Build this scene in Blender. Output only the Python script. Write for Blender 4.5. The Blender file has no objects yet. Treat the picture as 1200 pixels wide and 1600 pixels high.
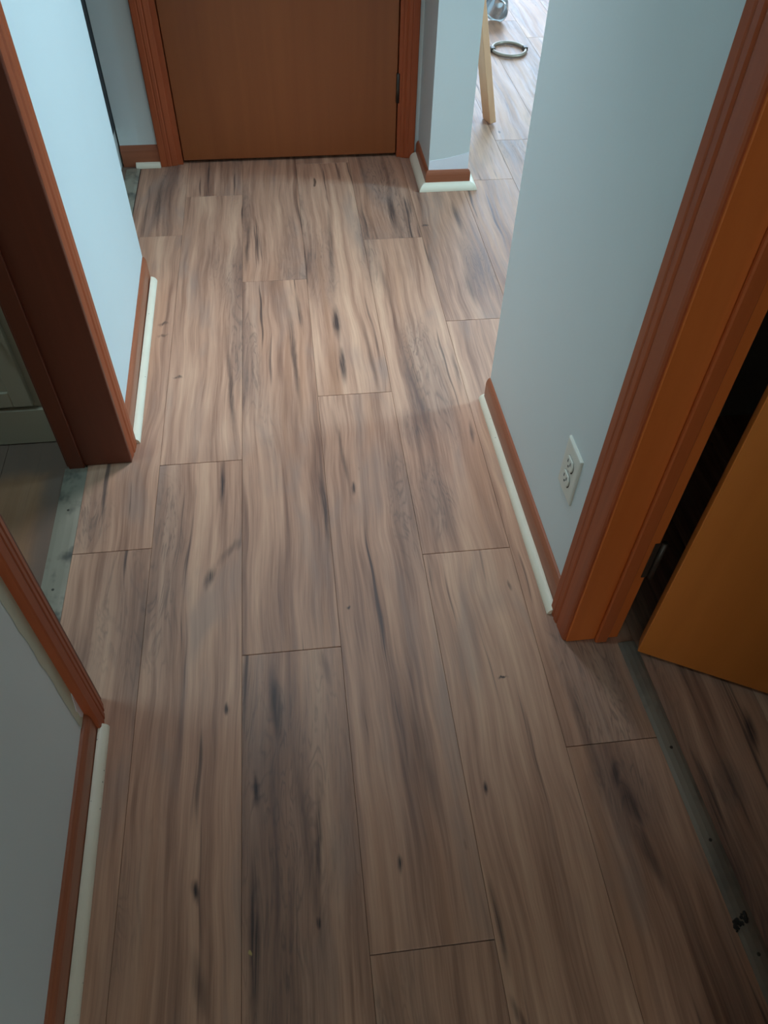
import bpy, math, random
from mathutils import Matrix, Vector

# ---------------------------------------------------------------- camera, world, light, exposure
scene = bpy.context.scene
C = scene.collection
cam_d = bpy.data.cameras.new('camera')
cam = bpy.data.objects.new('camera', cam_d)
C.objects.link(cam)
cam_d.sensor_fit = 'VERTICAL'
cam_d.sensor_height = 36.0
cam_d.sensor_width = 27.0
cam_d.lens = 1217.0 / 1600.0 * 36.0
cam_d.clip_start = 0.02
R_ = (0.99300877, -0.11664459, 0.01810036)
D_ = (-0.07668211, -0.75403168, -0.65234659)
F_ = (0.08974094, 0.64639791, -0.75770463)
cam.matrix_world = Matrix(((R_[0], -D_[0], -F_[0], 0.0), (R_[1], -D_[1], -F_[1], 0.0),
                           (R_[2], -D_[2], -F_[2], 1.39), (0, 0, 0, 1)))
scene.camera = cam

scene.view_settings.view_transform = 'Standard'
scene.view_settings.look = 'None'
scene.view_settings.gamma = 1.0
scene.view_settings.use_curve_mapping = False
scene.view_settings.exposure = 0.15
scene.cycles.max_bounces = 8
scene.cycles.diffuse_bounces = 6
scene.cycles.glossy_bounces = 4
scene.cycles.use_denoising = True
scene.cycles.adaptive_threshold = 0.04
scene.cycles.sample_clamp_indirect = 6.0

w = bpy.data.worlds.new('sky')
scene.world = w
w.use_nodes = True
w.node_tree.nodes['Background'].inputs[0].default_value = (0.62, 0.80, 1.0, 1)
w.node_tree.nodes['Background'].inputs[1].default_value = 1.0


def window_light(name, loc, direction, sx, sy, power, col):
    d = bpy.data.lights.new(name, 'AREA')
    d.shape = 'RECTANGLE'
    d.size, d.size_y, d.energy, d.color = sx, sy, power, col
    o = bpy.data.objects.new(name, d)
    C.objects.link(o)
    o.location = loc
    o.rotation_euler = Vector(direction).to_track_quat('-Z', 'Y').to_euler()
    return o


# daylight entering through the windows of the rooms round the hall
LIGHTS = {
    'daylight_side_window': ((3.62, 2.08, 1.70), (-1, 0, -0.05), 0.6, 1.15, 128.0, (0.40, 0.76, 1.0)),
    'daylight_end_window': ((1.75, 6.32, 1.15), (0, -1, 0), 1.7, 1.7, 88.0, (0.54, 0.75, 1.0)),
    'daylight_hall_window': ((0.03, -1.83, 1.2), (0, 1, 0), 0.8, 1.9, 5.6, (0.86, 1.0, 0.88)),
}
HALL_FILL = (5.0, (0.76, 0.88, 1.0), math.radians(68))          # added fill light under the hall ceiling
SIDE_FILL = (10.0, (0.52, 0.85, 1.0), math.radians(180))    # added fill light in the side room, brightens the hall
for k_, v_ in LIGHTS.items():
    if v_[4] > 0:
        window_light(k_, *v_)

# ---------------------------------------------------------------- mesh helpers


def link(name, verts, faces, mat, parent=None, smooth=False):
    me = bpy.data.meshes.new(name)
    me.from_pydata([tuple(v) for v in verts], [], faces)
    me.validate()
    import bmesh
    bm = bmesh.new()
    bm.from_mesh(me)
    bmesh.ops.recalc_face_normals(bm, faces=bm.faces)
    bm.to_mesh(me)
    bm.free()
    if smooth:
        for p in me.polygons:
            p.use_smooth = True
    if mat is not None:
        me.materials.append(mat)
    o = bpy.data.objects.new(name, me)
    C.objects.link(o)
    if parent is not None:
        o.parent = parent
    return o


def tag(o, label, cat, kind=None, group=None):
    o['label'] = label
    o['category'] = cat
    if kind:
        o['kind'] = kind
    if group:
        o['group'] = group
    return o


def empty(name, label, cat, kind=None, loc=(0, 0, 0)):
    o = bpy.data.objects.new(name, None)
    C.objects.link(o)
    o.location = loc
    o.empty_display_size = 0.05
    return tag(o, label, cat, kind)


class MB:
    def __init__(self):
        self.v, self.f = [], []

    def add(self, vs, fs):
        n = len(self.v)
        self.v += [tuple(v) for v in vs]
        self.f += [tuple(i + n for i in f) for f in fs]
        return self

    def prism(self, pts, z0, z1):
        n = len(pts)
        vs = [(x, y, z0) for x, y in pts] + [(x, y, z1) for x, y in pts]
        fs = [tuple(range(n))[::-1], tuple(range(n, 2 * n))]
        fs += [(i, (i + 1) % n, n + (i + 1) % n, n + i) for i in range(n)]
        return self.add(vs, fs)

    def box(self, x0, x1, y0, y1, z0, z1):
        return self.prism([(x0, y0), (x1, y0), (x1, y1), (x0, y1)], z0, z1)

    def bevbox(self, x0, x1, y0, y1, z0, z1, b):
        """box with all edges chamfered by b"""
        vs, idx = [], {}
        X, Y, Z = (x0, x1), (y0, y1), (z0, z1)
        for i in (0, 1):
            for j in (0, 1):
                for k in (0, 1):
                    sx, sy, sz = (b, -b)[i], (b, -b)[j], (b, -b)[k]
                    c = (X[i], Y[j], Z[k])
                    idx[(i, j, k, 0)] = len(vs); vs.append((c[0], c[1] + sy, c[2] + sz))
                    idx[(i, j, k, 1)] = len(vs); vs.append((c[0] + sx, c[1], c[2] + sz))
                    idx[(i, j, k, 2)] = len(vs); vs.append((c[0] + sx, c[1] + sy, c[2]))
        g = lambda i, j, k, a: idx[(i, j, k, a)]
        fs = []
        for i in (0, 1):
            fs.append((g(i, 0, 0, 0), g(i, 1, 0, 0), g(i, 1, 1, 0), g(i, 0, 1, 0)))
            fs.append((g(0, i, 0, 1), g(1, i, 0, 1), g(1, i, 1, 1), g(0, i, 1, 1)))
            fs.append((g(0, 0, i, 2), g(1, 0, i, 2), g(1, 1, i, 2), g(0, 1, i, 2)))
            for j in (0, 1):
                fs.append((g(i, j, 0, 0), g(i, j, 0, 1), g(i, j, 1, 1), g(i, j, 1, 0)))
                fs.append((g(i, 0, j, 0), g(i, 0, j, 2), g(i, 1, j, 2), g(i, 1, j, 0)))
                fs.append((g(0, i, j, 1), g(0, i, j, 2), g(1, i, j, 2), g(1, i, j, 1)))
                for k in (0, 1):
                    fs.append((g(i, j, k, 0), g(i, j, k, 1), g(i, j, k, 2)))
        return self.add(vs, fs)

    def sweep(self, prof, path):
        """profile of (n, z) swept along a plan polyline; n points to the left of travel, corners mitred"""
        m, n = len(prof), len(path)
        P = [Vector(p) for p in path]
        vs = []
        for i, p in enumerate(P):
            ds = []
            if i > 0: ds.append((P[i] - P[i - 1]).normalized())
            if i < n - 1: ds.append((P[i + 1] - P[i]).normalized())
            ns = [Vector((-d.y, d.x)) for d in ds]
            if len(ns) == 2:
                s = (ns[0] + ns[1]).normalized()
                nn = s / max(0.2, s.dot(ns[0]))
            else:
                nn = ns[0]
            for a, z in prof:
                q = p + nn * a
                vs.append((q.x, q.y, z))
        fs = []
        for i in range(n - 1):
            for j in range(m):
                k = (j + 1) % m
                fs.append((i * m + j, i * m + k, (i + 1) * m + k, (i + 1) * m + j))
        fs.append(tuple(range(m)))
        fs.append(tuple(range((n - 1) * m, n * m))[::-1])
        return self.add(vs, fs)

    def lathe(self, prof, c, segs=32, M=None):
        vs, fs = [], []
        n = len(prof)
        for s in range(segs):
            a = 2 * math.pi * s / segs
            for r, z in prof:
                v = Vector((r * math.cos(a), r * math.sin(a), z))
                if M is not None: v = M @ v
                vs.append(v + Vector(c))
        for s in range(segs):
            t = (s + 1) % segs
            for j in range(n - 1):
                fs.append((s * n + j, t * n + j, t * n + j + 1, s * n + j + 1))
        return self.add(vs, fs)

    def xform(self, M):
        self.v = [tuple(M @ Vector(v)) for v in self.v]
        return self

    def build(self, name, mat, parent=None, smooth=False):
        return link(name, self.v, self.f, mat, parent, smooth)


# ---------------------------------------------------------------- materials
class NT:
    def __init__(self, name):
        self.m = bpy.data.materials.new(name)
        self.m.use_nodes = True
        self.t = self.m.node_tree
        self.b = self.t.nodes['Principled BSDF']

    def n(self, kind, **kw):
        o = self.t.nodes.new(kind)
        for k, v in kw.items():
            setattr(o, k, v)
        return o

    def l(self, a, b):
        self.t.links.new(a, b)

    def val(self, sock, v):
        if hasattr(v, 'is_linked') or hasattr(v, 'links'):
            self.l(v, sock)
        else:
            sock.default_value = v

    def math(self, op, a, b=0.0, c=None, clamp=False):
        o = self.n('ShaderNodeMath', operation=op, use_clamp=clamp)
        self.val(o.inputs[0], a); self.val(o.inputs[1], b)
        if c is not None: self.val(o.inputs[2], c)
        return o.outputs[0]

    def vm(self, op, a, b=None, out=0):
        o = self.n('ShaderNodeVectorMath', operation=op)
        self.val(o.inputs[0], a)
        if b is not None: self.val(o.inputs[1], b)
        return o.outputs[out]

    def noise(self, vec, scale=1.0, detail=2.0, rough=0.5, dist=0.0, col=False):
        o = self.n('ShaderNodeTexNoise')
        self.l(vec, o.inputs['Vector'])
        o.inputs['Scale'].default_value = scale
        o.inputs['Detail'].default_value = detail
        o.inputs['Roughness'].default_value = rough
        o.inputs['Distortion'].default_value = dist
        return o.outputs['Color' if col else 'Fac']

    def mapr(self, v, a, b, c=0.0, d=1.0, smooth=True):
        o = self.n('ShaderNodeMapRange', interpolation_type='SMOOTHSTEP' if smooth else 'LINEAR')
        self.val(o.inputs[0], v)
        for i, x in enumerate((a, b, c, d)):
            o.inputs[i + 1].default_value = x
        return o.outputs[0]

    def mix(self, f, a, b, mode='MIX'):
        o = self.n('ShaderNodeMix', data_type='RGBA', blend_type=mode)
        self.val(o.inputs[0], f)
        for s, v in ((o.inputs[6], a), (o.inputs[7], b)):
            if isinstance(v, (tuple, list)): s.default_value = (*v[:3], 1)
            else: self.l(v, s)
        return o.outputs[2]

    def ramp(self, f, stops):
        o = self.n('ShaderNodeValToRGB')
        self.l(f, o.inputs[0])
        e = o.color_ramp.elements
        while len(e) < len(stops): e.new(0.5)
        for el, (p, c) in zip(e, stops):
            el.position = p
            el.color = (*c, 1)
        return o.outputs[0]

    def bump(self, h, strength, dist):
        o = self.n('ShaderNodeBump')
        o.inputs['Strength'].default_value = strength
        o.inputs['Distance'].default_value = dist
        self.l(h, o.inputs['Height'])
        self.l(o.outputs[0], self.b.inputs['Normal'])

    def scaled(self, s):
        tc = self.n('ShaderNodeTexCoord')
        return self.vm('MULTIPLY', tc.outputs['Object'], s)

    def out(self, col=None, rough=0.5, spec=0.5, metal=0.0):
        if col is not None:
            if isinstance(col, (tuple, list)): self.b.inputs['Base Color'].default_value = (*col, 1)
            else: self.l(col, self.b.inputs['Base Color'])
        self.val(self.b.inputs['Roughness'], rough)
        self.b.inputs['Specular IOR Level'].default_value = spec
        self.b.inputs['Metallic'].default_value = metal
        return self.m


def paint(name, col, rough=0.55, var=0.05, bump=0.08):
    t = NT(name)
    v = t.scaled((1, 1, 1))
    f = t.noise(v, 2.2, 4, 0.6)
    c = t.mix(f, tuple(x * (1 - var) for x in col), tuple(min(1, x * (1 + var)) for x in col))
    if bump > 0.05:
        t.bump(t.noise(v, 160, 1, 0.5), bump, 0.002)
    return t.out(c, rough, 0.4)


def wood(name, dark, light, axis=2, rough=0.38, scale=1.0, spec=0.5, scuff=0.0):
    t = NT(name)
    s = [38 * scale] * 3
    s[axis] = 1.6 * scale
    v = t.scaled(tuple(s))
    g = t.noise(v, 1.0, 5, 0.62, 0.6)
    s2 = [7 * scale] * 3
    s2[axis] = 1.1 * scale
    b = t.noise(t.scaled(tuple(s2)), 1.0, 3, 0.5, 0.8)
    f = t.math('ADD', t.math('MULTIPLY', g, 0.55), t.math('MULTIPLY', b, 0.45))
    c = t.ramp(f, [(0.3, dark), (0.7, light)])
    if scuff:
        k = t.noise(t.scaled((30, 30, 30)), 1.0, 6, 0.7)
        c = t.mix(t.mapr(k, 0.70, 0.78, 0, scuff), c, (0.35, 0.25, 0.16))
    t.bump(g, 0.06, 0.002)
    return t.out(c, t.mapr(b, 0.3, 0.7, rough - 0.05, rough + 0.08), spec)


# marks printed on the floor planks: x, y, angle, half length, half width, strength
MARKS = [(0.124, 2.351, -1.616, 0.34, 0.01, 0.45), (0.111, 1.945, -1.571, 0.096, 0.013, 0.8), (0.113, 1.741, -1.6, 0.092, 0.011, 0.95), (-0.021, 1.798, -1.539, 0.271, 0.009, 0.6), (0.004, 2.013, -1.519, 0.12, 0.007, 0.5), (-0.149, 2.397, -1.611, 0.18, 0.008, 0.6), (0.354, 2.566, -1.581, 0.154, 0.012, 0.75), (0.579, 2.512, -1.566, 0.12, 0.013, 0.6), (-0.196, 1.659, -1.509, 0.233, 0.008, 0.6), (-0.462, 2.691, -1.573, 0.195, 0.016, 0.55), (0.027, 1.216, -1.554, 0.158, 0.009, 0.7), (0.083, 1.384, -1.501, 0.175, 0.006, 0.45), (0.1, 1.264, -1.595, 0.025, 0.007, 0.8), (-0.214, 1.314, -1.584, 0.078, 0.007, 0.75), (-0.236, 1.038, -1.803, 0.035, 0.012, 0.7), (-0.192, 1.108, -2.168, 0.068, 0.01, 0.4), (-0.102, 0.72, -1.489, 0.094, 0.013, 0.7), (-0.14, 0.554, -1.515, 0.04, 0.007, 0.75), (-0.146, 0.332, -1.578, 0.156, 0.011, 0.85), (-0.036, 0.451, -1.62, 0.136, 0.006, 0.65), (-0.042, 0.33, -1.571, 0.016, 0.006, 0.8), (-0.242, 0.396, -1.485, 0.022, 0.008, 0.85), (-0.195, 0.72, -1.466, 0.013, 0.006, 0.8), (0.1, 0.395, -1.645, 0.017, 0.006, 0.85), (0.27, 0.514, -1.67, 0.019, 0.006, 0.8), (0.351, 0.729, 0.219, 0.012, 0.004, 0.8), (0.248, 0.292, -1.557, 0.076, 0.007, 0.65), (0.514, 0.515, -1.736, 0.039, 0.01, 0.6), (0.525, 0.461, -1.435, 0.054, 0.016, 0.6), (0.528, 0.371, -1.429, 0.078, 0.012, 0.55), (0.48, 0.582, -1.555, 0.167, 0.012, 0.45), (0.799, 0.57, -1.723, 0.053, 0.012, 0.7), (0.169, 0.582, -1.502, 0.145, 0.012, 0.35), (-0.051, 0.434, -1.465, 0.224, 0.01, 0.4), (0.427, 1.677, -1.614, 0.109, 0.007, 0.5), (0.543, 2.083, -1.571, 0.114, 0.012, 0.45), (0.001, 0.786, -1.398, 0.057, 0.008, 0.3), (-0.342, 1.727, -0.095, 0.015, 0.007, 0.7), (-0.397, 1.979, 0.381, 0.018, 0.008, 0.6), (-0.396, 1.925, 0.245, 0.019, 0.008, 0.45), (0.459, 2.47, -0.05, 0.015, 0.009, 0.7), (0.059, 0.929, 0.0, 0.006, 0.005, 0.85), (-0.23, 0.26, 1.829, 0.062, 0.012, 0.4), (-0.369, 0.915, 1.538, 0.146, 0.012, 0.35), (0.424, 1.429, -1.655, 0.057, 0.006, 0.55), (0.254, 0.161, -1.238, 0.034, 0.01, 0.5), (0.195, 1.776, -1.522, 0.239, 0.008, 0.35), (0.278, 2.146, -1.533, 0.152, 0.012, 0.35)]
# cathedral-grain zones: x, y, half length, half width
CATH = [(0.211, 1.207, 0.26, 0.035), (0.297, 1.208, 0.16, 0.045), (-0.337, 1.075, 0.32, 0.045), (0.531, 0.482, 0.10, 0.07),
        (-0.51, 1.238, 0.12, 0.045), (0.245, 2.346, 0.26, 0.035), (0.272, 1.463, 0.09, 0.035), (-0.09, 0.66, 0.14, 0.04), (0.713, 0.472, 0.05, 0.035)]


def plank_mat(name, marks=(), cath=(), spot=False, grey_edge=False, warm=0.0):
    t = NT(name)
    geo = t.n('ShaderNodeNewGeometry')
    pos = t.vm('MULTIPLY', geo.outputs['Position'], (1, 1, 0))
    info = t.n('ShaderNodeObjectInfo')
    rnd = info.outputs['Random']
    comb = t.n('ShaderNodeCombineXYZ')
    t.l(t.math('MULTIPLY', rnd, 37.0), comb.inputs[0])
    t.l(t.math('MULTIPLY', rnd, 91.0), comb.inputs[1])
    t.l(t.math('MULTIPLY', rnd, 13.0), comb.inputs[2])
    p = t.vm('ADD', pos, comb.outputs[0])
    # slow sideways wander of the grain
    wob = t.noise(t.vm('MULTIPLY', p, (3.0, 2.2, 1)), 1.0, 2, 0.5)
    cw = t.n('ShaderNodeCombineXYZ')
    t.l(t.math('MULTIPLY', t.math('SUBTRACT', wob, 0.5), 0.05), cw.inputs[0])
    pw = t.vm('ADD', p, cw.outputs[0])
    fine = t.noise(t.vm('MULTIPLY', pw, (300, 7, 1)), 1.0, 3, 0.6)
    mid = t.noise(t.vm('MULTIPLY', pw, (75, 2.6, 1)), 1.0, 4, 0.6, 0.3)
    band = t.noise(t.vm('MULTIPLY', pw, (22, 1.0, 1)), 1.0, 3, 0.55, 0.4)
    blot = t.noise(t.vm('MULTIPLY', pw, (9, 2.0, 1)), 1.0, 3, 0.6, 0.5)
    f = t.math('ADD', t.math('MULTIPLY', fine, 0.16), t.math('ADD', t.math('MULTIPLY', mid, 0.34), t.math('MULTIPLY', band, 0.50)))
    f = t.math('ADD', f, t.math('MULTIPLY', t.math('SUBTRACT', rnd, 0.5), 0.05))
    c = t.ramp(f, [(0.33, (0.185, 0.090, 0.061)), (0.43, (0.345, 0.176, 0.112)), (0.52, (0.490, 0.262, 0.168)), (0.65, (0.660, 0.385, 0.248))])
    # greyer and redder patches
    c = t.mix(t.mapr(blot, 0.50, 0.72, 0, 0.5), c, (0.300, 0.205, 0.165))
    red = t.noise(t.vm('MULTIPLY', pw, (16, 0.9, 1)), 1.0, 2, 0.5)
    c = t.mix(t.mapr(red, 0.56, 0.72, 0, 0.45), c, (0.50, 0.245, 0.140))
    # fine ring-like figure where the board shows cathedral grain
    cn = t.noise(t.vm('MULTIPLY', pw, (21, 3.0, 1)), 1.0, 3, 0.55, 0.9)
    rings = t.math('ABSOLUTE', t.math('SINE', t.math('MULTIPLY', cn, 34.0)))
    brk = t.noise(t.vm('MULTIPLY', pw, (60, 20, 1)), 1.0, 3, 0.6)
    rings = t.math('MULTIPLY', t.mapr(rings, 0.0, 0.95, 1.0, 0.0), t.mapr(brk, 0.30, 0.62, 0.1, 1.0))
    zone = t.noise(t.vm('MULTIPLY', p, (6, 1.1, 1)), 1.0, 1, 0.5)
    zone = t.mapr(zone, 0.56, 0.70)
    nd = t.noise(t.vm('MULTIPLY', pos, (34, 9, 1)), 1.0, 3, 0.6, 0.0, True)
    nd = t.vm('MULTIPLY', t.vm('SUBTRACT', nd, (0.5, 0.5, 0.5)), (0.012, 0.05, 0))
    pd = t.vm('ADD', pos, nd)

    def ell(cx, cy, ang, rl, rw, e0, e1):
        mp = t.n('ShaderNodeMapping', vector_type='TEXTURE')
        t.l(pd, mp.inputs[0])
        mp.inputs['Location'].default_value = (cx, cy, 0)
        mp.inputs['Rotation'].default_value = (0, 0, ang)
        mp.inputs['Scale'].default_value = (rl, rw, 1)
        d = t.vm('LENGTH', mp.outputs[0], out=1)
        return t.mapr(d, e0, e1, 1.0, 0.0)

    if cath:
        for x, y, hl, hw in cath:
            zone = t.math('MAXIMUM', zone, ell(x, y, math.pi / 2, hl, hw * 1.1, 0.3, 1.25))
    c = t.mix(t.math('MULTIPLY', t.math('MULTIPLY', zone, rings), 0.50), c, (0.105, 0.068, 0.056))
    c = t.mix(t.math('MULTIPLY', zone, 0.30), c, (0.15, 0.105, 0.09))
    # scattered dark mineral streaks
    st = t.noise(t.vm('MULTIPLY', pw, (48, 1.5, 1)), 1.0, 3, 0.6, 0.2)
    c = t.mix(t.mapr(st, 0.62, 0.74, 0, 0.8), c, (0.055, 0.036, 0.034))
    kn = t.noise(t.vm('MULTIPLY', p, (30, 11, 1)), 1.0, 1, 0.4)
    c = t.mix(t.mapr(kn, 0.79, 0.83, 0, 0.7), c, (0.03, 0.02, 0.018))
    if marks:
        acc = None
        for x, y, a, hl, hw, s in marks:
            big = hl > 0.05
            m = t.math('MULTIPLY', ell(x, y, a, hl * 1.08, hw * (1.25 if big else 1.1), 0.1, 1.1), min(0.97, s * 1.25))
            acc = m if acc is None else t.math('MAXIMUM', acc, m)
        acc = t.math('MULTIPLY', acc, t.mapr(fine, 0.32, 0.58, 0.40, 1.0))
        c = t.mix(acc, c, (0.030, 0.021, 0.022))
    if spot:
        c = t.mix(ell(-0.154, 0.30, 0, 0.004, 0.004, 0.5, 1.0), c, (0.45, 0.33, 0.12))
    if warm:
        c = t.mix(warm, c, (0.26, 0.120, 0.050))
    rough = t.mapr(mid, 0.3, 0.7, 0.46, 0.60)
    if grey_edge:
        # greyer, rougher tone along the cabinet and beside the strip
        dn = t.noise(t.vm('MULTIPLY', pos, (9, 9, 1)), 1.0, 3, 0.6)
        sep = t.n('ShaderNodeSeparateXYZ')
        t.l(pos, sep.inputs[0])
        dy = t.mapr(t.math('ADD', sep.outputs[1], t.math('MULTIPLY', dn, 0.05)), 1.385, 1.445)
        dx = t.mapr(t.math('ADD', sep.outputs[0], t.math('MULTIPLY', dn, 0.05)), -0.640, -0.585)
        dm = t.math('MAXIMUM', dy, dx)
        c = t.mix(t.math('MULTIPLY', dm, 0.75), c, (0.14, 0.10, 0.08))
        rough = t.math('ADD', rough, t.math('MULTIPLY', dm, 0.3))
    return t.out(c, rough, 0.4)


M_PLANK = plank_mat('rustic_plank_print')
M_PLANK_L = plank_mat('tan_plank_print', grey_edge=True, warm=0.75)


def plank_mat_for(x0, x1, y0, y1):
    """every board of the hall carries its own print: the knots and streaks that lie on it"""
    e = 0.012
    mk = [m for m in MARKS if x0 - e < m[0] < x1 + e and m[1] + m[3] > y0 and m[1] - m[3] < y1]
    ct = [m for m in CATH if x0 - 0.03 < m[0] < x1 + 0.03 and m[1] + m[2] > y0 and m[1] - m[2] < y1]
    sp = x0 < -0.154 < x1 and y0 < 0.30 < y1
    return plank_mat('rustic_plank_print_marked', mk, ct, sp) if (mk or ct or sp) else M_PLANK

M_SUB = paint('dark_underlay', (0.12, 0.075, 0.05), 0.9)
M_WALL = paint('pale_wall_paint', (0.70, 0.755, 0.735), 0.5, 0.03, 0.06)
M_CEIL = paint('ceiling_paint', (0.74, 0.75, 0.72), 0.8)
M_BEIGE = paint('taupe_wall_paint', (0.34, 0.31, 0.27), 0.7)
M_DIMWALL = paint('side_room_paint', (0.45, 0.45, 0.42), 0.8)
M_DOOR1 = wood('brown_door_veneer', (0.25, 0.065, 0.017), (0.36, 0.105, 0.028), 2, 0.36, 0.35)
M_DOOR2 = wood('orange_door_veneer', (0.62, 0.165, 0.024), (0.76, 0.220, 0.036), 2, 0.34, 0.35, 0.5, 0.25)
M_TRIM = wood('stained_trim', (0.30, 0.062, 0.020), (0.46, 0.105, 0.036), 2, 0.42, 1.0, 0.3, 0.35)
M_TRIM_Y = wood('stained_base_trim', (0.27, 0.078, 0.034), (0.42, 0.135, 0.064), 1, 0.38, 1.0, 0.5, 0.3)
M_TRIM_X = wood('stained_base_trim_cross', (0.27, 0.078, 0.034), (0.42, 0.135, 0.064), 0, 0.38, 1.0, 0.5, 0.3)
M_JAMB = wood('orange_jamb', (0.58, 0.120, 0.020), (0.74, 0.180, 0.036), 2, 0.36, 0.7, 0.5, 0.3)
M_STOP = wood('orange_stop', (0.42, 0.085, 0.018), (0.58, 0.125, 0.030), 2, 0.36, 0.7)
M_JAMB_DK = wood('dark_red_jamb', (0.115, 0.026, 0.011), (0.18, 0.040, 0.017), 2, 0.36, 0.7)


def cream_mat():
    t = NT('cream_quarter_round')
    v = t.scaled((1, 1, 1))
    f = t.noise(v, 9, 4, 0.6)
    c = t.mix(f, (0.74, 0.65, 0.49), (0.86, 0.77, 0.61))
    sp = t.noise(v, 90, 1, 0.4)
    c = t.mix(t.mapr(sp, 0.765, 0.80, 0, 0.8), c, (0.10, 0.09, 0.07))
    return t.out(c, 0.4, 0.5)


M_CREAM = cream_mat()
M_OUTLET = paint('ivory_plastic', (0.74, 0.72, 0.62), 0.35, 0.02, 0.0)
M_SLOT = paint('socket_slot_and_gap_shade', (0.03, 0.028, 0.025), 0.6)
M_BLACK = paint('black_panel', (0.012, 0.013, 0.016), 0.5)
M_PALE = paint('pale_plinth', (0.50, 0.49, 0.44), 0.5)
M_CAB = paint('cream_cabinet_paint', (0.44, 0.36, 0.255), 0.45, 0.06)
M_BOARD = wood('raw_tan_wood', (0.58, 0.285, 0.15), (0.70, 0.38, 0.21), 2, 0.5, 0.8)
M_OLDPAINT = paint('yellowed_paint', (0.62, 0.61, 0.47), 0.55, 0.05)
M_PATCH = paint('light_patch_and_chip_white', (0.86, 0.88, 0.92), 0.45, 0.02)  # white of the painted light patch and of the chipped plaster


def metal_mat(name, col, rough, stain=0.0, metal=0.85):
    t = NT(name)
    v = t.scaled((40, 6, 40))
    f = t.noise(v, 1.0, 4, 0.6)
    c = t.mix(f, tuple(x * 0.8 for x in col), col)
    if stain:
        s = t.noise(t.scaled((9, 7, 9)), 1.0, 4, 0.65)
        c = t.mix(t.mapr(s, 0.47, 0.64, 0, stain), c, (0.05, 0.05, 0.045))
    return t.out(c, t.mapr(f, 0.3, 0.7, rough, rough + 0.12), 0.5, metal)


M_STRIP = metal_mat('brushed_aluminium', (0.36, 0.315, 0.235), 0.38, 0.85, 0.3)
M_STRIP2 = metal_mat('dull_strip', (0.27, 0.21, 0.155), 0.5, 0.35, 0.1)
M_CHROME = metal_mat('chrome', (0.82, 0.86, 0.90), 0.10)
M_RING = metal_mat('tarnished_ring', (0.36, 0.29, 0.22), 0.4, 0.0, 0.5)
M_HINGE = metal_mat('dark_hinge', (0.10, 0.085, 0.07), 0.45)
M_FRAME = paint('window_frame_paint', (0.8, 0.8, 0.78), 0.4)

# ---------------------------------------------------------------- floor and its planks
H = 2.44
PITCH, X0 = 0.2012, -0.1665          # seam positions measured across the hall
floor = tag(MB().box(-0.545, 3.6, -1.75, 6.25, -0.03, -0.0045).build('floor', M_SUB),
            'rustic brown wood-look plank floor running down the hall', 'floor', 'structure')
random.seed(7)
LEN = 1.343
JOINT = {-2: 1.132, -1: 1.392, 0: 0.834, 1: 0.270, 2: 1.052, 3: 0.573}   # a butt joint of every row
mesh_cache = {}


def plank(x0, x1, y0, y1, parent, mat):
    gx, gy = 0.00025, 0.0006
    sx, sy = round(x1 - x0, 4), round(y1 - y0, 4)
    key = (sx, sy, mat.name)
    if key not in mesh_cache:
        a, b, z0, zm, zt, cx, cy = sx / 2 - gx, sy / 2 - gy, -0.0044, -0.0007, 0.0, 0.0004, 0.0008
        ring = lambda e, f_, z: [(-a + e, -b + f_, z), (a - e, -b + f_, z), (a - e, b - f_, z), (-a + e, b - f_, z)]
        vs = ring(0, 0, z0) + ring(0, 0, zm) + ring(cx, cy, zt)
        fs = [(3, 2, 1, 0), (8, 9, 10, 11)]
        for r in (0, 4):
            fs += [(r + i, r + (i + 1) % 4, r + 4 + (i + 1) % 4, r + 4 + i) for i in range(4)]
        me = bpy.data.meshes.new('plank')
        me.from_pydata(vs, [], fs)
        me.materials.append(mat)
        mesh_cache[key] = me
    o = bpy.data.objects.new('plank', mesh_cache[key])
    C.objects.link(o)
    o.location = ((x0 + x1) / 2, (y0 + y1) / 2, 0)
    o.parent = parent
    return o


def row(k, x0, x1, ya, yb, parent, mat):
    j = JOINT.get(k)
    if j is None:
        j = random.Random(k * 11 + 5).uniform(0, LEN)
    y = j - math.ceil((j - ya) / LEN) * LEN
    while y < yb - 0.01:
        a, b = max(y, ya), min(y + LEN, yb)
        if b - a > 0.02:
            plank(x0, x1, a, b, parent, mat or plank_mat_for(x0, x1, a, b))
        y += LEN


for k in range(-2, 19):
    xa = X0 + k * PITCH
    xb = xa + PITCH
    xa = max(xa, -0.543)
    xb = min(xb, 3.55)
    if xb - xa < 0.02:
        continue
    row(k, xa, xb, -1.7, 3.03 if xb < 0.7 else 6.2, floor, None)

floor_l = tag(MB().box(-2.3, -0.545, -0.6, 3.2, -0.03, -0.0045).build('floor', M_SUB),
              'tan plank floor with greyer edges beyond the metal doorway strip', 'floor', 'structure')
for k in range(0, 9):
    xb = -0.5455 - k * PITCH
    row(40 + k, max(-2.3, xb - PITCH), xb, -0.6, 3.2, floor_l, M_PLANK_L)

# ---------------------------------------------------------------- walls
tag(MB().box(-2.4, 3.75, -1.95, 6.45, H, H + 0.1).build('ceiling', M_CEIL), 'flat pale ceiling above the hall', 'ceiling', 'structure')


def wall(name, label, pts, mat=M_WALL, z0=0.0, z1=H):
    return tag(MB().prism(pts, z0, z1).build(name, mat), label, 'wall', 'structure')


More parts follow.
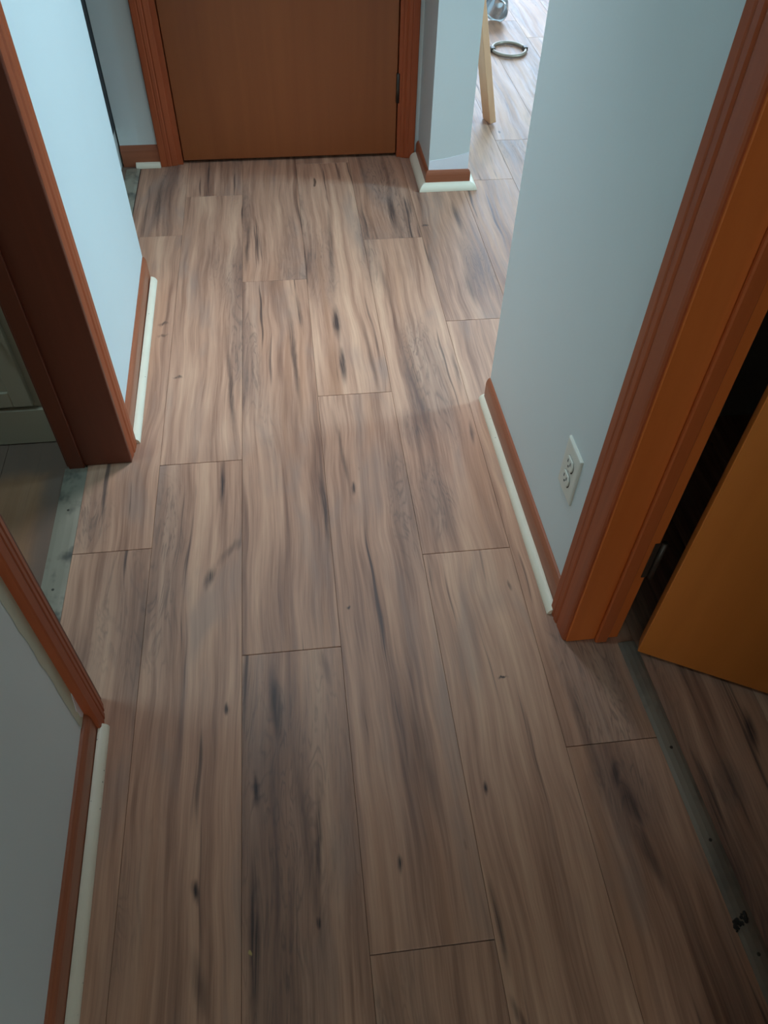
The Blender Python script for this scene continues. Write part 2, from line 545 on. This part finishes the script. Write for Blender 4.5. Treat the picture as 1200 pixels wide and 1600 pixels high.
wl_far = wall('wall_left', 'bright bluish-white wall between the dark red doorway and the far opening',
              [(-0.447, 1.425), (-0.462, 2.222), (-0.575, 2.222), (-0.575, 1.425)])
wl_near = wall('wall_left', 'dim grey-green wall beside the camera with a yellowed paint edge',
               [(-0.402, -1.7), (-0.4425, 0.755), (-0.575, 0.755), (-0.575, -1.7)])
wall('wall_left', 'wall above the side doorway', [(-0.4425, 0.755), (-0.447, 1.425), (-0.575, 1.425), (-0.575, 0.755)], z0=2.04)
wall('wall_left', 'wall above the far side opening', [(-0.462, 2.222), (-0.48, 2.99), (-0.58, 2.99), (-0.575, 2.222)], z0=2.04)
wall('wall_far', 'narrow grey-green wall strip beside the brown flush door',
     [(-0.607, 2.99), (-0.412, 2.99), (-0.412, 3.11), (-0.607, 3.11)])
wall('wall_far', 'wall sliver between brown door frame and the wall stub',
     [(0.447, 2.99), (0.507, 2.99), (0.507, 3.11), (0.447, 3.11)])
wall('wall_far', 'wall above the brown flush door', [(-0.412, 2.99), (0.447, 2.99), (0.447, 3.11), (-0.412, 3.11)], z0=2.05)
wall('wall_far', 'wall closing the dim side room behind the black panel', [(-2.3, 3.03), (-0.607, 3.03), (-0.607, 3.11), (-2.3, 3.11)])
wall('wall_stub', 'pale wall stub end standing between the brown door and the bright room',
     [(0.507, 2.733), (0.651, 2.733), (0.651, 6.2), (0.507, 6.2)])
wall_r = wall('wall_right', 'pale blue wall with the ivory outlet between doorway and bright room',
              [(0.4875, 1.552), (0.5035, 0.865), (0.5045, 0.813), (0.607, 0.813), (0.607, 1.552)])
wall('wall_right', 'partition between the bright room and the dark room behind the open door',
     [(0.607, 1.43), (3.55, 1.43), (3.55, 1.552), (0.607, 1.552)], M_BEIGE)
wall('wall_right', 'hall wall on the near side of the open orange door',
     [(0.505, -1.7), (0.607, -1.7), (0.607, 0.0), (0.505, 0.0)])
wall('wall_right', 'wall above the orange door', [(0.505, 0.0), (0.607, 0.0), (0.607, 0.813), (0.5045, 0.813)], z0=2.05)
wall('wall_right', 'header above the opening to the bright room',
     [(0.4875, 1.552), (0.62, 1.552), (0.651, 2.733), (0.507, 2.733)], z0=2.1)
# rooms behind; the box behind the closed door is added against light leaks
wall('wall_behind_door', 'added back wall blocking stray light behind the closed door', [(-0.607, 3.6), (0.507, 3.6), (0.507, 3.7), (-0.607, 3.7)], M_DIMWALL)
wall('wall_behind_door', 'added side wall blocking stray light behind the closed door', [(-0.707, 3.11), (-0.607, 3.11), (-0.607, 3.7), (-0.707, 3.7)], M_DIMWALL)
tag(MB().box(-0.607, 0.507, 3.05, 3.6, -0.03, -0.002).build('floor', M_SUB), 'added floor blocking stray light behind the closed door', 'floor', 'structure')
wall('wall_behind_door', 'end wall of the dark room behind the open door', [(2.2, -1.0), (2.3, -1.0), (2.3, 1.43), (2.2, 1.43)], M_DIMWALL)
wall('wall_behind_door', 'near wall of the dark room behind the open door', [(0.607, -1.1), (2.3, -1.1), (2.3, -1.0), (0.607, -1.0)], M_DIMWALL)
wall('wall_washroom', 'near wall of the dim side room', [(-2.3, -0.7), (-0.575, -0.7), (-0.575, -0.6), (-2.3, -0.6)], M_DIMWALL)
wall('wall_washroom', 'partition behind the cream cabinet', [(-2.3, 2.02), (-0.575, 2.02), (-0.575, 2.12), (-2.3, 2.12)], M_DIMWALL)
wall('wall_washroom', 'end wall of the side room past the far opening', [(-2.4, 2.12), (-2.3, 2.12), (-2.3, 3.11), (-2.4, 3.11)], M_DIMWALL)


def holed(name, label, axis, pos, thick, a0, a1, h0, h1, z0, z1, mat):
    """wall plane at x or y = pos with one window hole a in [h0,h1], z in [z0,z1]"""
    m = MB()
    for (p, q, s, t) in ((a0, h0, 0, H), (h1, a1, 0, H), (h0, h1, 0, z0), (h0, h1, z1, H)):
        if axis == 'x': m.box(pos, pos + thick, p, q, s, t)
        else: m.box(p, q, pos, pos + thick, s, t)
    return tag(m.build(name, mat), label, 'wall', 'structure')


win_n = [0]


def window(label, axis, pos, h0, h1, z0, z1):
    win_n[0] += 1
    e = empty('window_%d' % win_n[0], label, 'window', 'structure')
    B = lambda p, q, s, t: (MB().box(pos, pos + 0.05, p, q, s, t) if axis == 'x' else MB().box(p, q, pos, pos + 0.05, s, t))
    for nm, r in (('stile', (h0, h0 + 0.045, z0, z1)), ('stile', (h1 - 0.045, h1, z0, z1)), ('rail', (h0 + 0.045, h1 - 0.045, z0, z0 + 0.05)),
                  ('rail', (h0 + 0.045, h1 - 0.045, z1 - 0.05, z1)), ('meeting_rail', (h0 + 0.045, h1 - 0.045, (z0 + z1) / 2 - 0.02, (z0 + z1) / 2 + 0.02))):
        B(*r).build(nm, M_FRAME, e)


holed('wall_bright_room', 'window wall of the bright room', 'x', 3.55, 0.1, 1.43, 6.2, 1.78, 2.38, 1.10, 2.30, M_BEIGE)
window('white side window of the bright room', 'x', 3.56, 1.78, 2.38, 1.10, 2.30)
holed('wall_bright_room', 'far window wall of the bright room', 'y', 6.2, 0.1, 0.507, 3.65, 0.88, 2.62, 0.28, 2.02, M_BEIGE)
window('white far window of the bright room', 'y', 6.21, 0.88, 2.62, 0.28, 2.02)
holed('wall_back', 'wall with tall window at the hall end behind the camera', 'y', -1.8, 0.1, -0.575, 0.62, -0.37, 0.43, 0.25, 2.15, M_WALL)
window('tall window at the hall end behind the camera', 'y', -1.77, -0.37, 0.43, 0.25, 2.15)
wall('wall_washroom', 'end wall of the dim side room', [(-2.4, -0.7), (-2.3, -0.7), (-2.3, 2.12), (-2.4, 2.12)], M_DIMWALL)

# yellowed old paint left along the near door casing, with torn edge, and light painted in white at the stub foot
rng = random.Random(3)
pts = []
for i in range(60):
    z = 0.077 + i * 0.033
    wdt = 0.030 + rng.uniform(-0.0025, 0.0025)
    pts.append((0.698 - wdt, z))
vs = []
for y, z in pts:
    xo = -0.4415 - (y - 0.70) * 0.0165 + 0.0006
    vs += [(xo, y, z), (-0.441 + 0.0006, 0.700, z)]
fs = [(2 * i, 2 * i + 1, 2 * i + 3, 2 * i + 2) for i in range(len(pts) - 1)]
o = link('paint_edge', vs, fs, M_OLDPAINT, wl_near)
o['label'] = 'yellowed strip of older paint'
# chipped plaster by the casing foot
vs = [(-0.4412, 0.697, 0.082)]
prof = [(0.690, 0.080), (0.684, 0.092), (0.686, 0.104), (0.682, 0.118), (0.688, 0.130), (0.694, 0.150), (0.6985, 0.158), (0.6985, 0.080)]
m = MB()
m.add([(-0.4398 if i else -0.4398, y, z) for i, (y, z) in enumerate(prof)] + [(-0.4420, y, z) for y, z in prof],
      [tuple(range(8)), tuple(range(8, 16))[::-1]] + [(i, (i + 1) % 8, 8 + (i + 1) % 8, 8 + i) for i in range(8)])
o = m.build('plaster_chip', M_PATCH, wl_near)
o['label'] = 'pale chipped plaster by the casing foot'

stub = bpy.data.objects['wall_stub']
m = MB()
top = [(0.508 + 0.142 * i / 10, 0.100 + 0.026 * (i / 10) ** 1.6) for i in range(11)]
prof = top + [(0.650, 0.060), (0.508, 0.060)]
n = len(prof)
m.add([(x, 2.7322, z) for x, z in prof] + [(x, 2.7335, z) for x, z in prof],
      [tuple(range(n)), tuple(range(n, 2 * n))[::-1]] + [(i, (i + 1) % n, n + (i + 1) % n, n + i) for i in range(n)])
o = m.build('light_patch', M_PATCH, stub)  # direct light on the stub foot, put in as a white patch
o['label'] = 'patch of light painted on in white, with curved upper edge'

# ---------------------------------------------------------------- baseboards and quarter rounds
BASE = [(0, 0.0005), (0.010, 0.0005), (0.010, 0.060), (0.0085, 0.068), (0.005, 0.0755), (0.002, 0.077), (0, 0.077)]


def qr(r=0.017, n0=0.0102):
    return [(n0, 0.0005)] + [(n0 + r * math.cos(a), 0.0005 + r * math.sin(a)) for a in [math.pi / 2 * i / 8 for i in range(9)]]


def baseboard(name, label, path, mat, qpath=None, prof=BASE, r=0.017):
    b = tag(MB().sweep(prof, path).build(name, mat), label, 'baseboard', 'structure')
    if qpath:
        q = MB().sweep(qr(r), qpath).build('quarter_round', M_CREAM, b)
        q['label'] = 'cream painted quarter-round strip'
    return b


# travel with the wall on the right-hand side so that the profile points into the hall
baseboard('baseboard_left', 'brown baseboard with cream strip below the bright bluish-white wall',
          [(-0.462, 2.220), (-0.4485, 1.478)], M_TRIM_Y, [(-0.4575, 2.205), (-0.4485, 1.475)])
baseboard('baseboard_left', 'brown baseboard with speckled cream strip below the dim near wall',
          [(-0.4415, 0.696), (-0.405, -1.69)], M_TRIM_Y, [(-0.4405, 0.706), (-0.405, -1.69)])
baseboard('baseboard_right', 'brown baseboard with cream strip below the wall with the outlet',
          [(0.5035, 0.868), (0.4875, 1.553)], M_TRIM_Y, [(0.5025, 0.866), (0.4925, 1.560)])
baseboard('baseboard_stub', 'brown baseboard wrapping the foot of the pale wall stub',
          [(0.651, 3.6), (0.651, 2.733), (0.507, 2.733), (0.507, 2.972)], M_TRIM_X,
          [(0.651, 3.6), (0.651, 2.733), (0.507, 2.733), (0.507, 2.968)], r=0.024,
          prof=[(a, z * 0.86) for a, z in BASE])
baseboard('baseboard_far', 'short brown baseboard between the black panel and the brown door frame',
          [(-0.470, 2.99), (-0.607, 2.99)], M_TRIM_X, [(-0.470, 2.99), (-0.560, 2.99)])

# ---------------------------------------------------------------- door casings and jambs


def casing_profile(wd):
    """(across, proud): across 0 at the outer edge, wd at the opening"""
    return [(0, 0), (0, 0.016), (0.003, 0.018), (0.020, 0.018), (0.024, 0.0165), (0.027, 0.0178), (0.036, 0.0165), (0.040, 0.0135),
            (0.044, 0.0150), (wd - 0.008, 0.0125), (wd - 0.003, 0.0115), (wd, 0.009), (wd, 0)]


def casing(mat, parent, origin, across, proud, wd, z0=0.001, z1=2.09, name='casing'):
    a, p, o3 = Vector(across), Vector(proud), Vector(origin)
    pl = [o3 + a * s + p * t for s, t in casing_profile(wd)]
    return MB().prism([(v.x, v.y) for v in pl], z0, z1).build(name, mat, parent)


# doorway in the near part of the left wall
t1 = empty('trim_1', 'dark red stained door frame beside the bright bluish-white wall', 'door frame', 'structure', (-0.5, 1.1, 0))
t1.location = (0, 0, 0)
casing(M_TRIM, t1, (-0.448, 1.480, 0), (0, -1, 0), (1, 0, 0), 0.066)
casing(M_TRIM, t1, (-0.4425, 0.697, 0), (0, 1, 0), (1, 0, 0), 0.060)
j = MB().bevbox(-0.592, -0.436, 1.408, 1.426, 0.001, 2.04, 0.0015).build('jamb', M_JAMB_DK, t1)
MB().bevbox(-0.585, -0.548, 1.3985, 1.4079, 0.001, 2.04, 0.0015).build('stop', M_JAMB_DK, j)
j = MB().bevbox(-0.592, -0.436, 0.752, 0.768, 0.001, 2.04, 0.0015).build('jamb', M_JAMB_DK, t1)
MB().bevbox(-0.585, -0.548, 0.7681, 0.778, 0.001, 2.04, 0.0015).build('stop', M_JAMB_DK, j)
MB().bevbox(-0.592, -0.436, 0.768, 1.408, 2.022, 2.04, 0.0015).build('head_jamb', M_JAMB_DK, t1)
MB().box(-0.448, -0.430, 0.697, 1.480, 2.09, 2.15).build('head_casing', M_TRIM, t1)

# far doorway
t2 = empty('trim_2', 'brown stained frame round the closed flush door', 'door frame', 'structure')
casing(M_TRIM, t2, (-0.470, 2.99, 0), (1, 0, 0), (0, -1, 0), 0.062)
casing(M_TRIM, t2, (0.491, 2.99, 0), (-1, 0, 0), (0, -1, 0), 0.055)
MB().box(-0.412, -0.388, 2.985, 3.11, 0.001, 2.04).build('jamb', M_TRIM, t2)
MB().box(0.424, 0.447, 2.985, 3.11, 0.001, 2.04).build('jamb', M_TRIM, t2)
MB().box(-0.388, 0.424, 2.985, 3.11, 2.035, 2.05).build('head_jamb', M_TRIM, t2)
MB().box(-0.470, 0.491, 2.972, 2.99, 2.09, 2.15).build('head_casing', M_TRIM, t2)
d1 = empty('door_1', 'closed flush brown wooden door at the end of the hall', 'door', 'structure')
MB().bevbox(-0.385, 0.4205, 2.992, 3.027, 0.012, 2.032, 0.002).build('slab', M_DOOR1, d1)
for z in (0.20, 1.78):
    h = MB().lathe([(0, z), (0.0065, z), (0.0065, z + 0.10), (0, z + 0.10)], (0.4225, 2.987, 0), 12).build('hinge', M_HINGE, d1, True)
    h['label'] = 'dark hinge knuckle'
kn = MB().lathe([(0, 0), (0.028, 0), (0.028, 0.006), (0.012, 0.010), (0.011, 0.028), (0.024, 0.036), (0.027, 0.048), (0.020, 0.060), (0, 0.063)],
                (-0.325, 2.992, 0.95), 20, Matrix.Rotation(math.pi / 2, 3, 'X')).build('knob', M_CHROME, d1, True)

# doorway on the right
t3 = empty('trim_3', 'reddish brown stained frame of the open orange door', 'door frame', 'structure')
casing(M_TRIM, t3, (0.5035, 0.880, 0), (0, -1, 0), (-1, 0, 0), 0.081)
casing(M_TRIM, t3, (0.5050, -0.068, 0), (0, 1, 0), (-1, 0, 0), 0.062)
j = MB().bevbox(0.4975, 0.608, 0.795, 0.813, 0.001, 2.05, 0.0015).build('jamb', M_JAMB, t3)
MB().bevbox(0.5565, 0.582, 0.7850, 0.7945, 0.001, 2.04, 0.0025).build('stop', M_STOP, j)
h = MB().bevbox(0.598, 0.6085, 0.7925, 0.7949, 0.215, 0.315, 0.0008).build('hinge_leaf', M_HINGE, j)
h['label'] = 'dark hinge leaf on the jamb'
j = MB().bevbox(0.4975, 0.608, -0.012, 0.006, 0.001, 2.05, 0.0015).build('jamb', M_JAMB, t3)
MB().bevbox(0.5565, 0.582, 0.0065, 0.0160, 0.001, 2.04, 0.0025).build('stop', M_STOP, j)
MB().bevbox(0.4975, 0.608, 0.006, 0.795, 2.03, 2.05, 0.0015).build('head_jamb', M_JAMB, t3)
MB().box(0.487, 0.505, -0.068, 0.880, 2.09, 2.15).build('head_casing', M_TRIM, t3)

d2 = empty('door_2', 'orange-brown flush wooden door standing half open into the dark room', 'door', 'structure')
ANG = math.radians(-28.0)
Mx = Matrix.Translation((0.633, 0.7515, 0)) @ Matrix.Rotation(ANG, 4, 'Z')
MB().bevbox(0.0, 0.765, 0.0, 0.035, 0.011, 2.03, 0.0018).xform(Mx).build('slab', M_DOOR2, d2)
for z in (0.215, 1.75):
    MB().lathe([(0, z), (0.006, z), (0.006, z + 0.1), (0, z + 0.1)], (0.6155, 0.7935, 0), 12).build('hinge', M_HINGE, d2, True)
MB().lathe([(0, 0), (0.028, 0), (0.028, 0.006), (0.012, 0.010), (0.011, 0.028), (0.024, 0.036), (0.027, 0.048), (0.020, 0.060), (0, 0.063)],
           (0, 0, 0), 20, Matrix.Rotation(math.pi / 2, 3, 'X')).xform(Mx @ Matrix.Translation((0.70, 0, 0.95))).build('knob', M_CHROME, d2, True)

# ---------------------------------------------------------------- threshold strips


def strip(label, p0, p1, w, mat, screws=(), crown=0.004, rim=None):
    e = empty('threshold_strip', label, 'threshold strip')
    prof = [(0, 0.0006), (0, 0.0016), (w * 0.2, 0.0016 + crown * 0.7), (w * 0.5, 0.0016 + crown), (w * 0.8, 0.0016 + crown * 0.7), (w, 0.0016), (w, 0.0006)]
    MB().sweep(prof, [p0, p1]).build('plate', mat, e)
    a, b = Vector(p0), Vector(p1)
    d = (b - a).normalized()
    nn = Vector((-d.y, d.x))
    for s in screws:
        c = a + (b - a) * s + nn * w * 0.5
        MB().lathe([(0, 0.0046 + crown), (0.0028, 0.0042 + crown), (0.0038, 0.001 + crown), (0, 0.001 + crown)], (c.x, c.y, -0.0018), 10).build('screw', M_HINGE, e)
    return e


strip('tarnished aluminium threshold strip in the dark red doorway', (-0.541, 0.772), (-0.541, 1.402), 0.054, M_STRIP, (0.12, 0.42, 0.78), 0.0015)
strip('dull grey threshold strip under the open orange door', (0.6755, 0.008), (0.640, 0.782), 0.036, M_STRIP2, (0.25, 0.48, 0.70), 0.003)
strip('pale threshold strip at the far side opening', (-0.544, 2.24), (-0.546, 2.960), 0.050, M_STRIP, (), 0.003)
bs = bpy.data.objects['threshold_strip.001']

# dried black adhesive blotch on the strip under the open door
m = MB()
rng = random.Random(5)
for i in range(34):
    cx = 0.640 + rng.uniform(-0.012, 0.012)
    cy = 0.250 + (cx - 0.640) * 0.6 + rng.uniform(-0.007, 0.007)
    r = rng.uniform(0.0012, 0.0042)
    m.lathe([(r, 0.0018), (r * 0.8, 0.0058), (0, 0.0064)], (cx, cy, 0), 8)
m.build('blotch', M_SLOT, bs)

# ---------------------------------------------------------------- duplex outlet
oe = empty('wall_outlet', 'ivory duplex outlet plate low on the pale blue wall', 'outlet', None, (0, 0, 0))
xw = lambda y: 0.5035 - (y - 0.865) * 0.02329
Y0, Z0 = 0.9905, 0.3085
XF = Matrix.Translation((xw(Y0), Y0, Z0)) @ Matrix.Rotation(math.atan(0.02329), 4, 'Z')
# plate with pillowed edge, local: x out of wall is negative
m = MB()
loops = [(0.0375, 0.060, 0.0), (0.0375, 0.060, -0.0030), (0.0355, 0.058, -0.0052), (0.031, 0.0535, -0.0060)]
vs, fs = [], []
for a, b, x in loops:
    vs += [(x, -a, -b), (x, a, -b), (x, a, b), (x, -a, b)]
for r in range(3):
    fs += [(r * 4 + i, r * 4 + (i + 1) % 4, r * 4 + 4 + (i + 1) % 4, r * 4 + 4 + i) for i in range(4)]
fs += [(12, 13, 14, 15), (3, 2, 1, 0)]
m.add(vs, fs).xform(XF).build('plate', M_OUTLET, oe)
for s in (-1, 1):
    zc = s * 0.0195
    n = 28
    ring = []
    for i in range(n):
        a = 2 * math.pi * i / n
        ring.append((0.0172 * math.cos(a), max(-0.0135, min(0.0135, 0.0172 * math.sin(a)))))
    m = MB()
    m.add([(-0.0055, y, zc + z) for y, z in ring] + [(-0.0085, y, zc + z) for y, z in ring] + [(-0.0092, y * 0.93, zc + z * 0.93) for y, z in ring],
          [(i, (i + 1) % n, n + (i + 1) % n, n + i) for i in range(n)] + [(n + i, n + (i + 1) % n, 2 * n + (i + 1) % n, 2 * n + i) for i in range(n)] + [tuple(range(2 * n, 3 * n))])
    g = MB()
    g.add([(-0.0062, y * 1.08 - 0.0008, zc + z * 1.12 - 0.0008) for y, z in ring], [tuple(range(n))])
    g.xform(XF).build('gap_shade', M_SLOT, oe)  # dark disc standing in for shade in the gap round the receptacle
    r = m.xform(XF).build('receptacle', M_OUTLET, oe)
    sl = MB()
    for yy in (-0.0065, 0.0065):
        sl.box(-0.0096, -0.0090, yy - 0.0013, yy + 0.0013, zc + 0.000, zc + 0.008)
    sl.lathe([(0.0026, -0.0003), (0.0026, 0.0003), (0, 0.0003)], (-0.0093, 0, zc - 0.006), 10, Matrix.Rotation(-math.pi / 2, 3, 'Y'))
    sl.xform(XF).build('slot', M_SLOT, r)
MB().lathe([(0.0028, 0), (0.0022, 0.0012), (0, 0.0016)], (0, 0, 0), 12, Matrix.Rotation(-math.pi / 2, 3, 'Y')).xform(XF @ Matrix.Translation((-0.006, 0, 0))).build('screw', M_PALE, oe)

# ---------------------------------------------------------------- black panel at the far side opening
bp = empty('tall_black_panel', 'tall black panel on a pale foot between bright wall end and far wall', 'cabinet')
MB().bevbox(-0.900, -0.609, 2.40, 3.024, 0.135, 1.95, 0.004).build('body', M_BLACK, bp)  # plain black box making the narrow dark strip by the far wall
MB().bevbox(-0.896, -0.613, 2.41, 3.022, 0.001, 0.1345, 0.003).build('plinth', M_PALE, bp)

# ---------------------------------------------------------------- cream cabinet in the side room
cb = empty('vanity_cabinet', 'cream painted cabinet with panelled door in the dim side room', 'cabinet')
MB().bevbox(-1.20, -0.594, 1.512, 2.015, 0.001, 0.80, 0.003).build('body', M_CAB, cb)
MB().bevbox(-1.21, -0.592, 1.500, 1.5115, 0.001, 0.112, 0.003).build('base_board', M_CAB, cb)


def cab_front(nm, x0, x1, z0, z1):
    f = MB()
    s = 0.045
    f.bevbox(x0, x1, 1.505, 1.5115, z0, z1, 0.0015)
    d = f.build(nm, M_CAB, cb)
    for a, b, c, e in ((x0, x0 + s, z0, z1), (x1 - s, x1, z0, z1), (x0 + s, x1 - s, z0, z0 + s), (x0 + s, x1 - s, z1 - s, z1)):
        MB().bevbox(a, b, 1.4975, 1.5049, c, e, 0.002).build('frame_rail', M_CAB, d)
    return d


df = cab_front('cabinet_door', -0.905, -0.648, 0.124, 0.560)
MB().lathe([(0, 0), (0.006, 0), (0.006, 0.012), (0.013, 0.018), (0.013, 0.024), (0, 0.028)], (-0.67, 1.4975, 0.33), 14,
           Matrix.Rotation(math.pi / 2, 3, 'X')).build('knob', M_HINGE, df, True)
df = cab_front('cabinet_door', -1.170, -0.913, 0.124, 0.560)
df = cab_front('drawer', -1.170, -0.648, 0.575, 0.760)
MB().bevbox(-1.22, -0.593, 1.485, 2.016, 0.801, 0.83, 0.004).build('top', M_PALE, cb)

# ---------------------------------------------------------------- things in the bright room
bd = MB().bevbox(-0.014, 0.014, -0.035, 0.035, 0.0, 0.92, 0.002)
bdo = bd.xform(Matrix.Translation((0.852, 3.275, 0.0045)) @ Matrix.Rotation(math.radians(-12.0), 4, 'Y') @ Matrix.Rotation(math.radians(14), 4, 'Z')).build('leaning_board', M_BOARD)
tag(bdo, 'raw tan wooden board leaning against the back of the wall stub', 'board')

hp = empty('metal_hoop', 'flat tarnished metal ring lying on the bright room floor', 'ring')
prof = []
m = MB()
R0, r0 = 0.080, 0.0075
m.lathe([(R0 + r0 * math.cos(a), 0.0085 + r0 * 1.1 * math.sin(a)) for a in [2 * math.pi * i / 12 for i in range(13)]], (0, 0, 0), 48)
m.xform(Matrix.Translation((1.107, 4.045, 0.0005)) @ Matrix.Diagonal((1, 1.12, 1, 1))).build('ring', M_RING, hp, True)
for sx in (-1, 1):
    MB().bevbox(-0.011, 0.011, -0.016, 0.016, 0.001, 0.021, 0.003).xform(Matrix.Translation((1.107 + sx * 0.080, 4.045, 0))).build('clip', M_HINGE, hp)

lp = empty('clamp_lamp', 'shiny chrome reflector bowl resting on the bright room floor', 'lamp')
Q = Matrix.Translation((1.135, 4.47, 0.066)) @ Matrix.Rotation(math.radians(58), 4, 'Z') @ Matrix.Rotation(math.radians(68), 4, 'Y')
sh = [(0.016, 0.060), (0.026, 0.056), (0.042, 0.044), (0.055, 0.022), (0.062, -0.008), (0.066, -0.028), (0.0645, -0.028), (0.060, -0.008), (0.053, 0.021), (0.040, 0.042), (0.025, 0.053), (0.016, 0.057)]
MB().lathe(sh, (0, 0, 0), 40).xform(Q).build('reflector', M_CHROME, lp, True)
MB().lathe([(0, 0.052), (0.017, 0.052), (0.019, 0.075), (0.019, 0.12), (0.015, 0.13), (0, 0.13)], (0, 0, 0), 24).xform(Q).build('socket', M_PALE, lp, True)

# ---------------------------------------------------------------- added ceiling fill lights
def added_fill(label, x, y, r, power, col, spread):
    e = empty('added_fill', label, 'lamp')  # fixture body and light are both added to brighten the hall
    MB().lathe([(0, 2.4395), (r + 0.02, 2.4395), (r + 0.02, 2.42), (r + 0.01, 2.415), (0, 2.415)], (x, y, 0), 32).build('added_fill_pan', M_FRAME, e, True)
    ld = bpy.data.lights.new('added_fill_light', 'AREA')
    ld.spread = spread
    ld.shape, ld.size, ld.energy, ld.color = 'DISK', 2 * r, power, col
    lo = bpy.data.objects.new('added_fill_light', ld)
    C.objects.link(lo)
    lo.location = (x, y, 2.41)
    lo.parent = e


added_fill('added round fill light under the hall ceiling', 0.03, 1.85, 0.12, *HALL_FILL)
added_fill('added round fill light under the side room ceiling', -1.25, 1.0, 0.22, *SIDE_FILL)
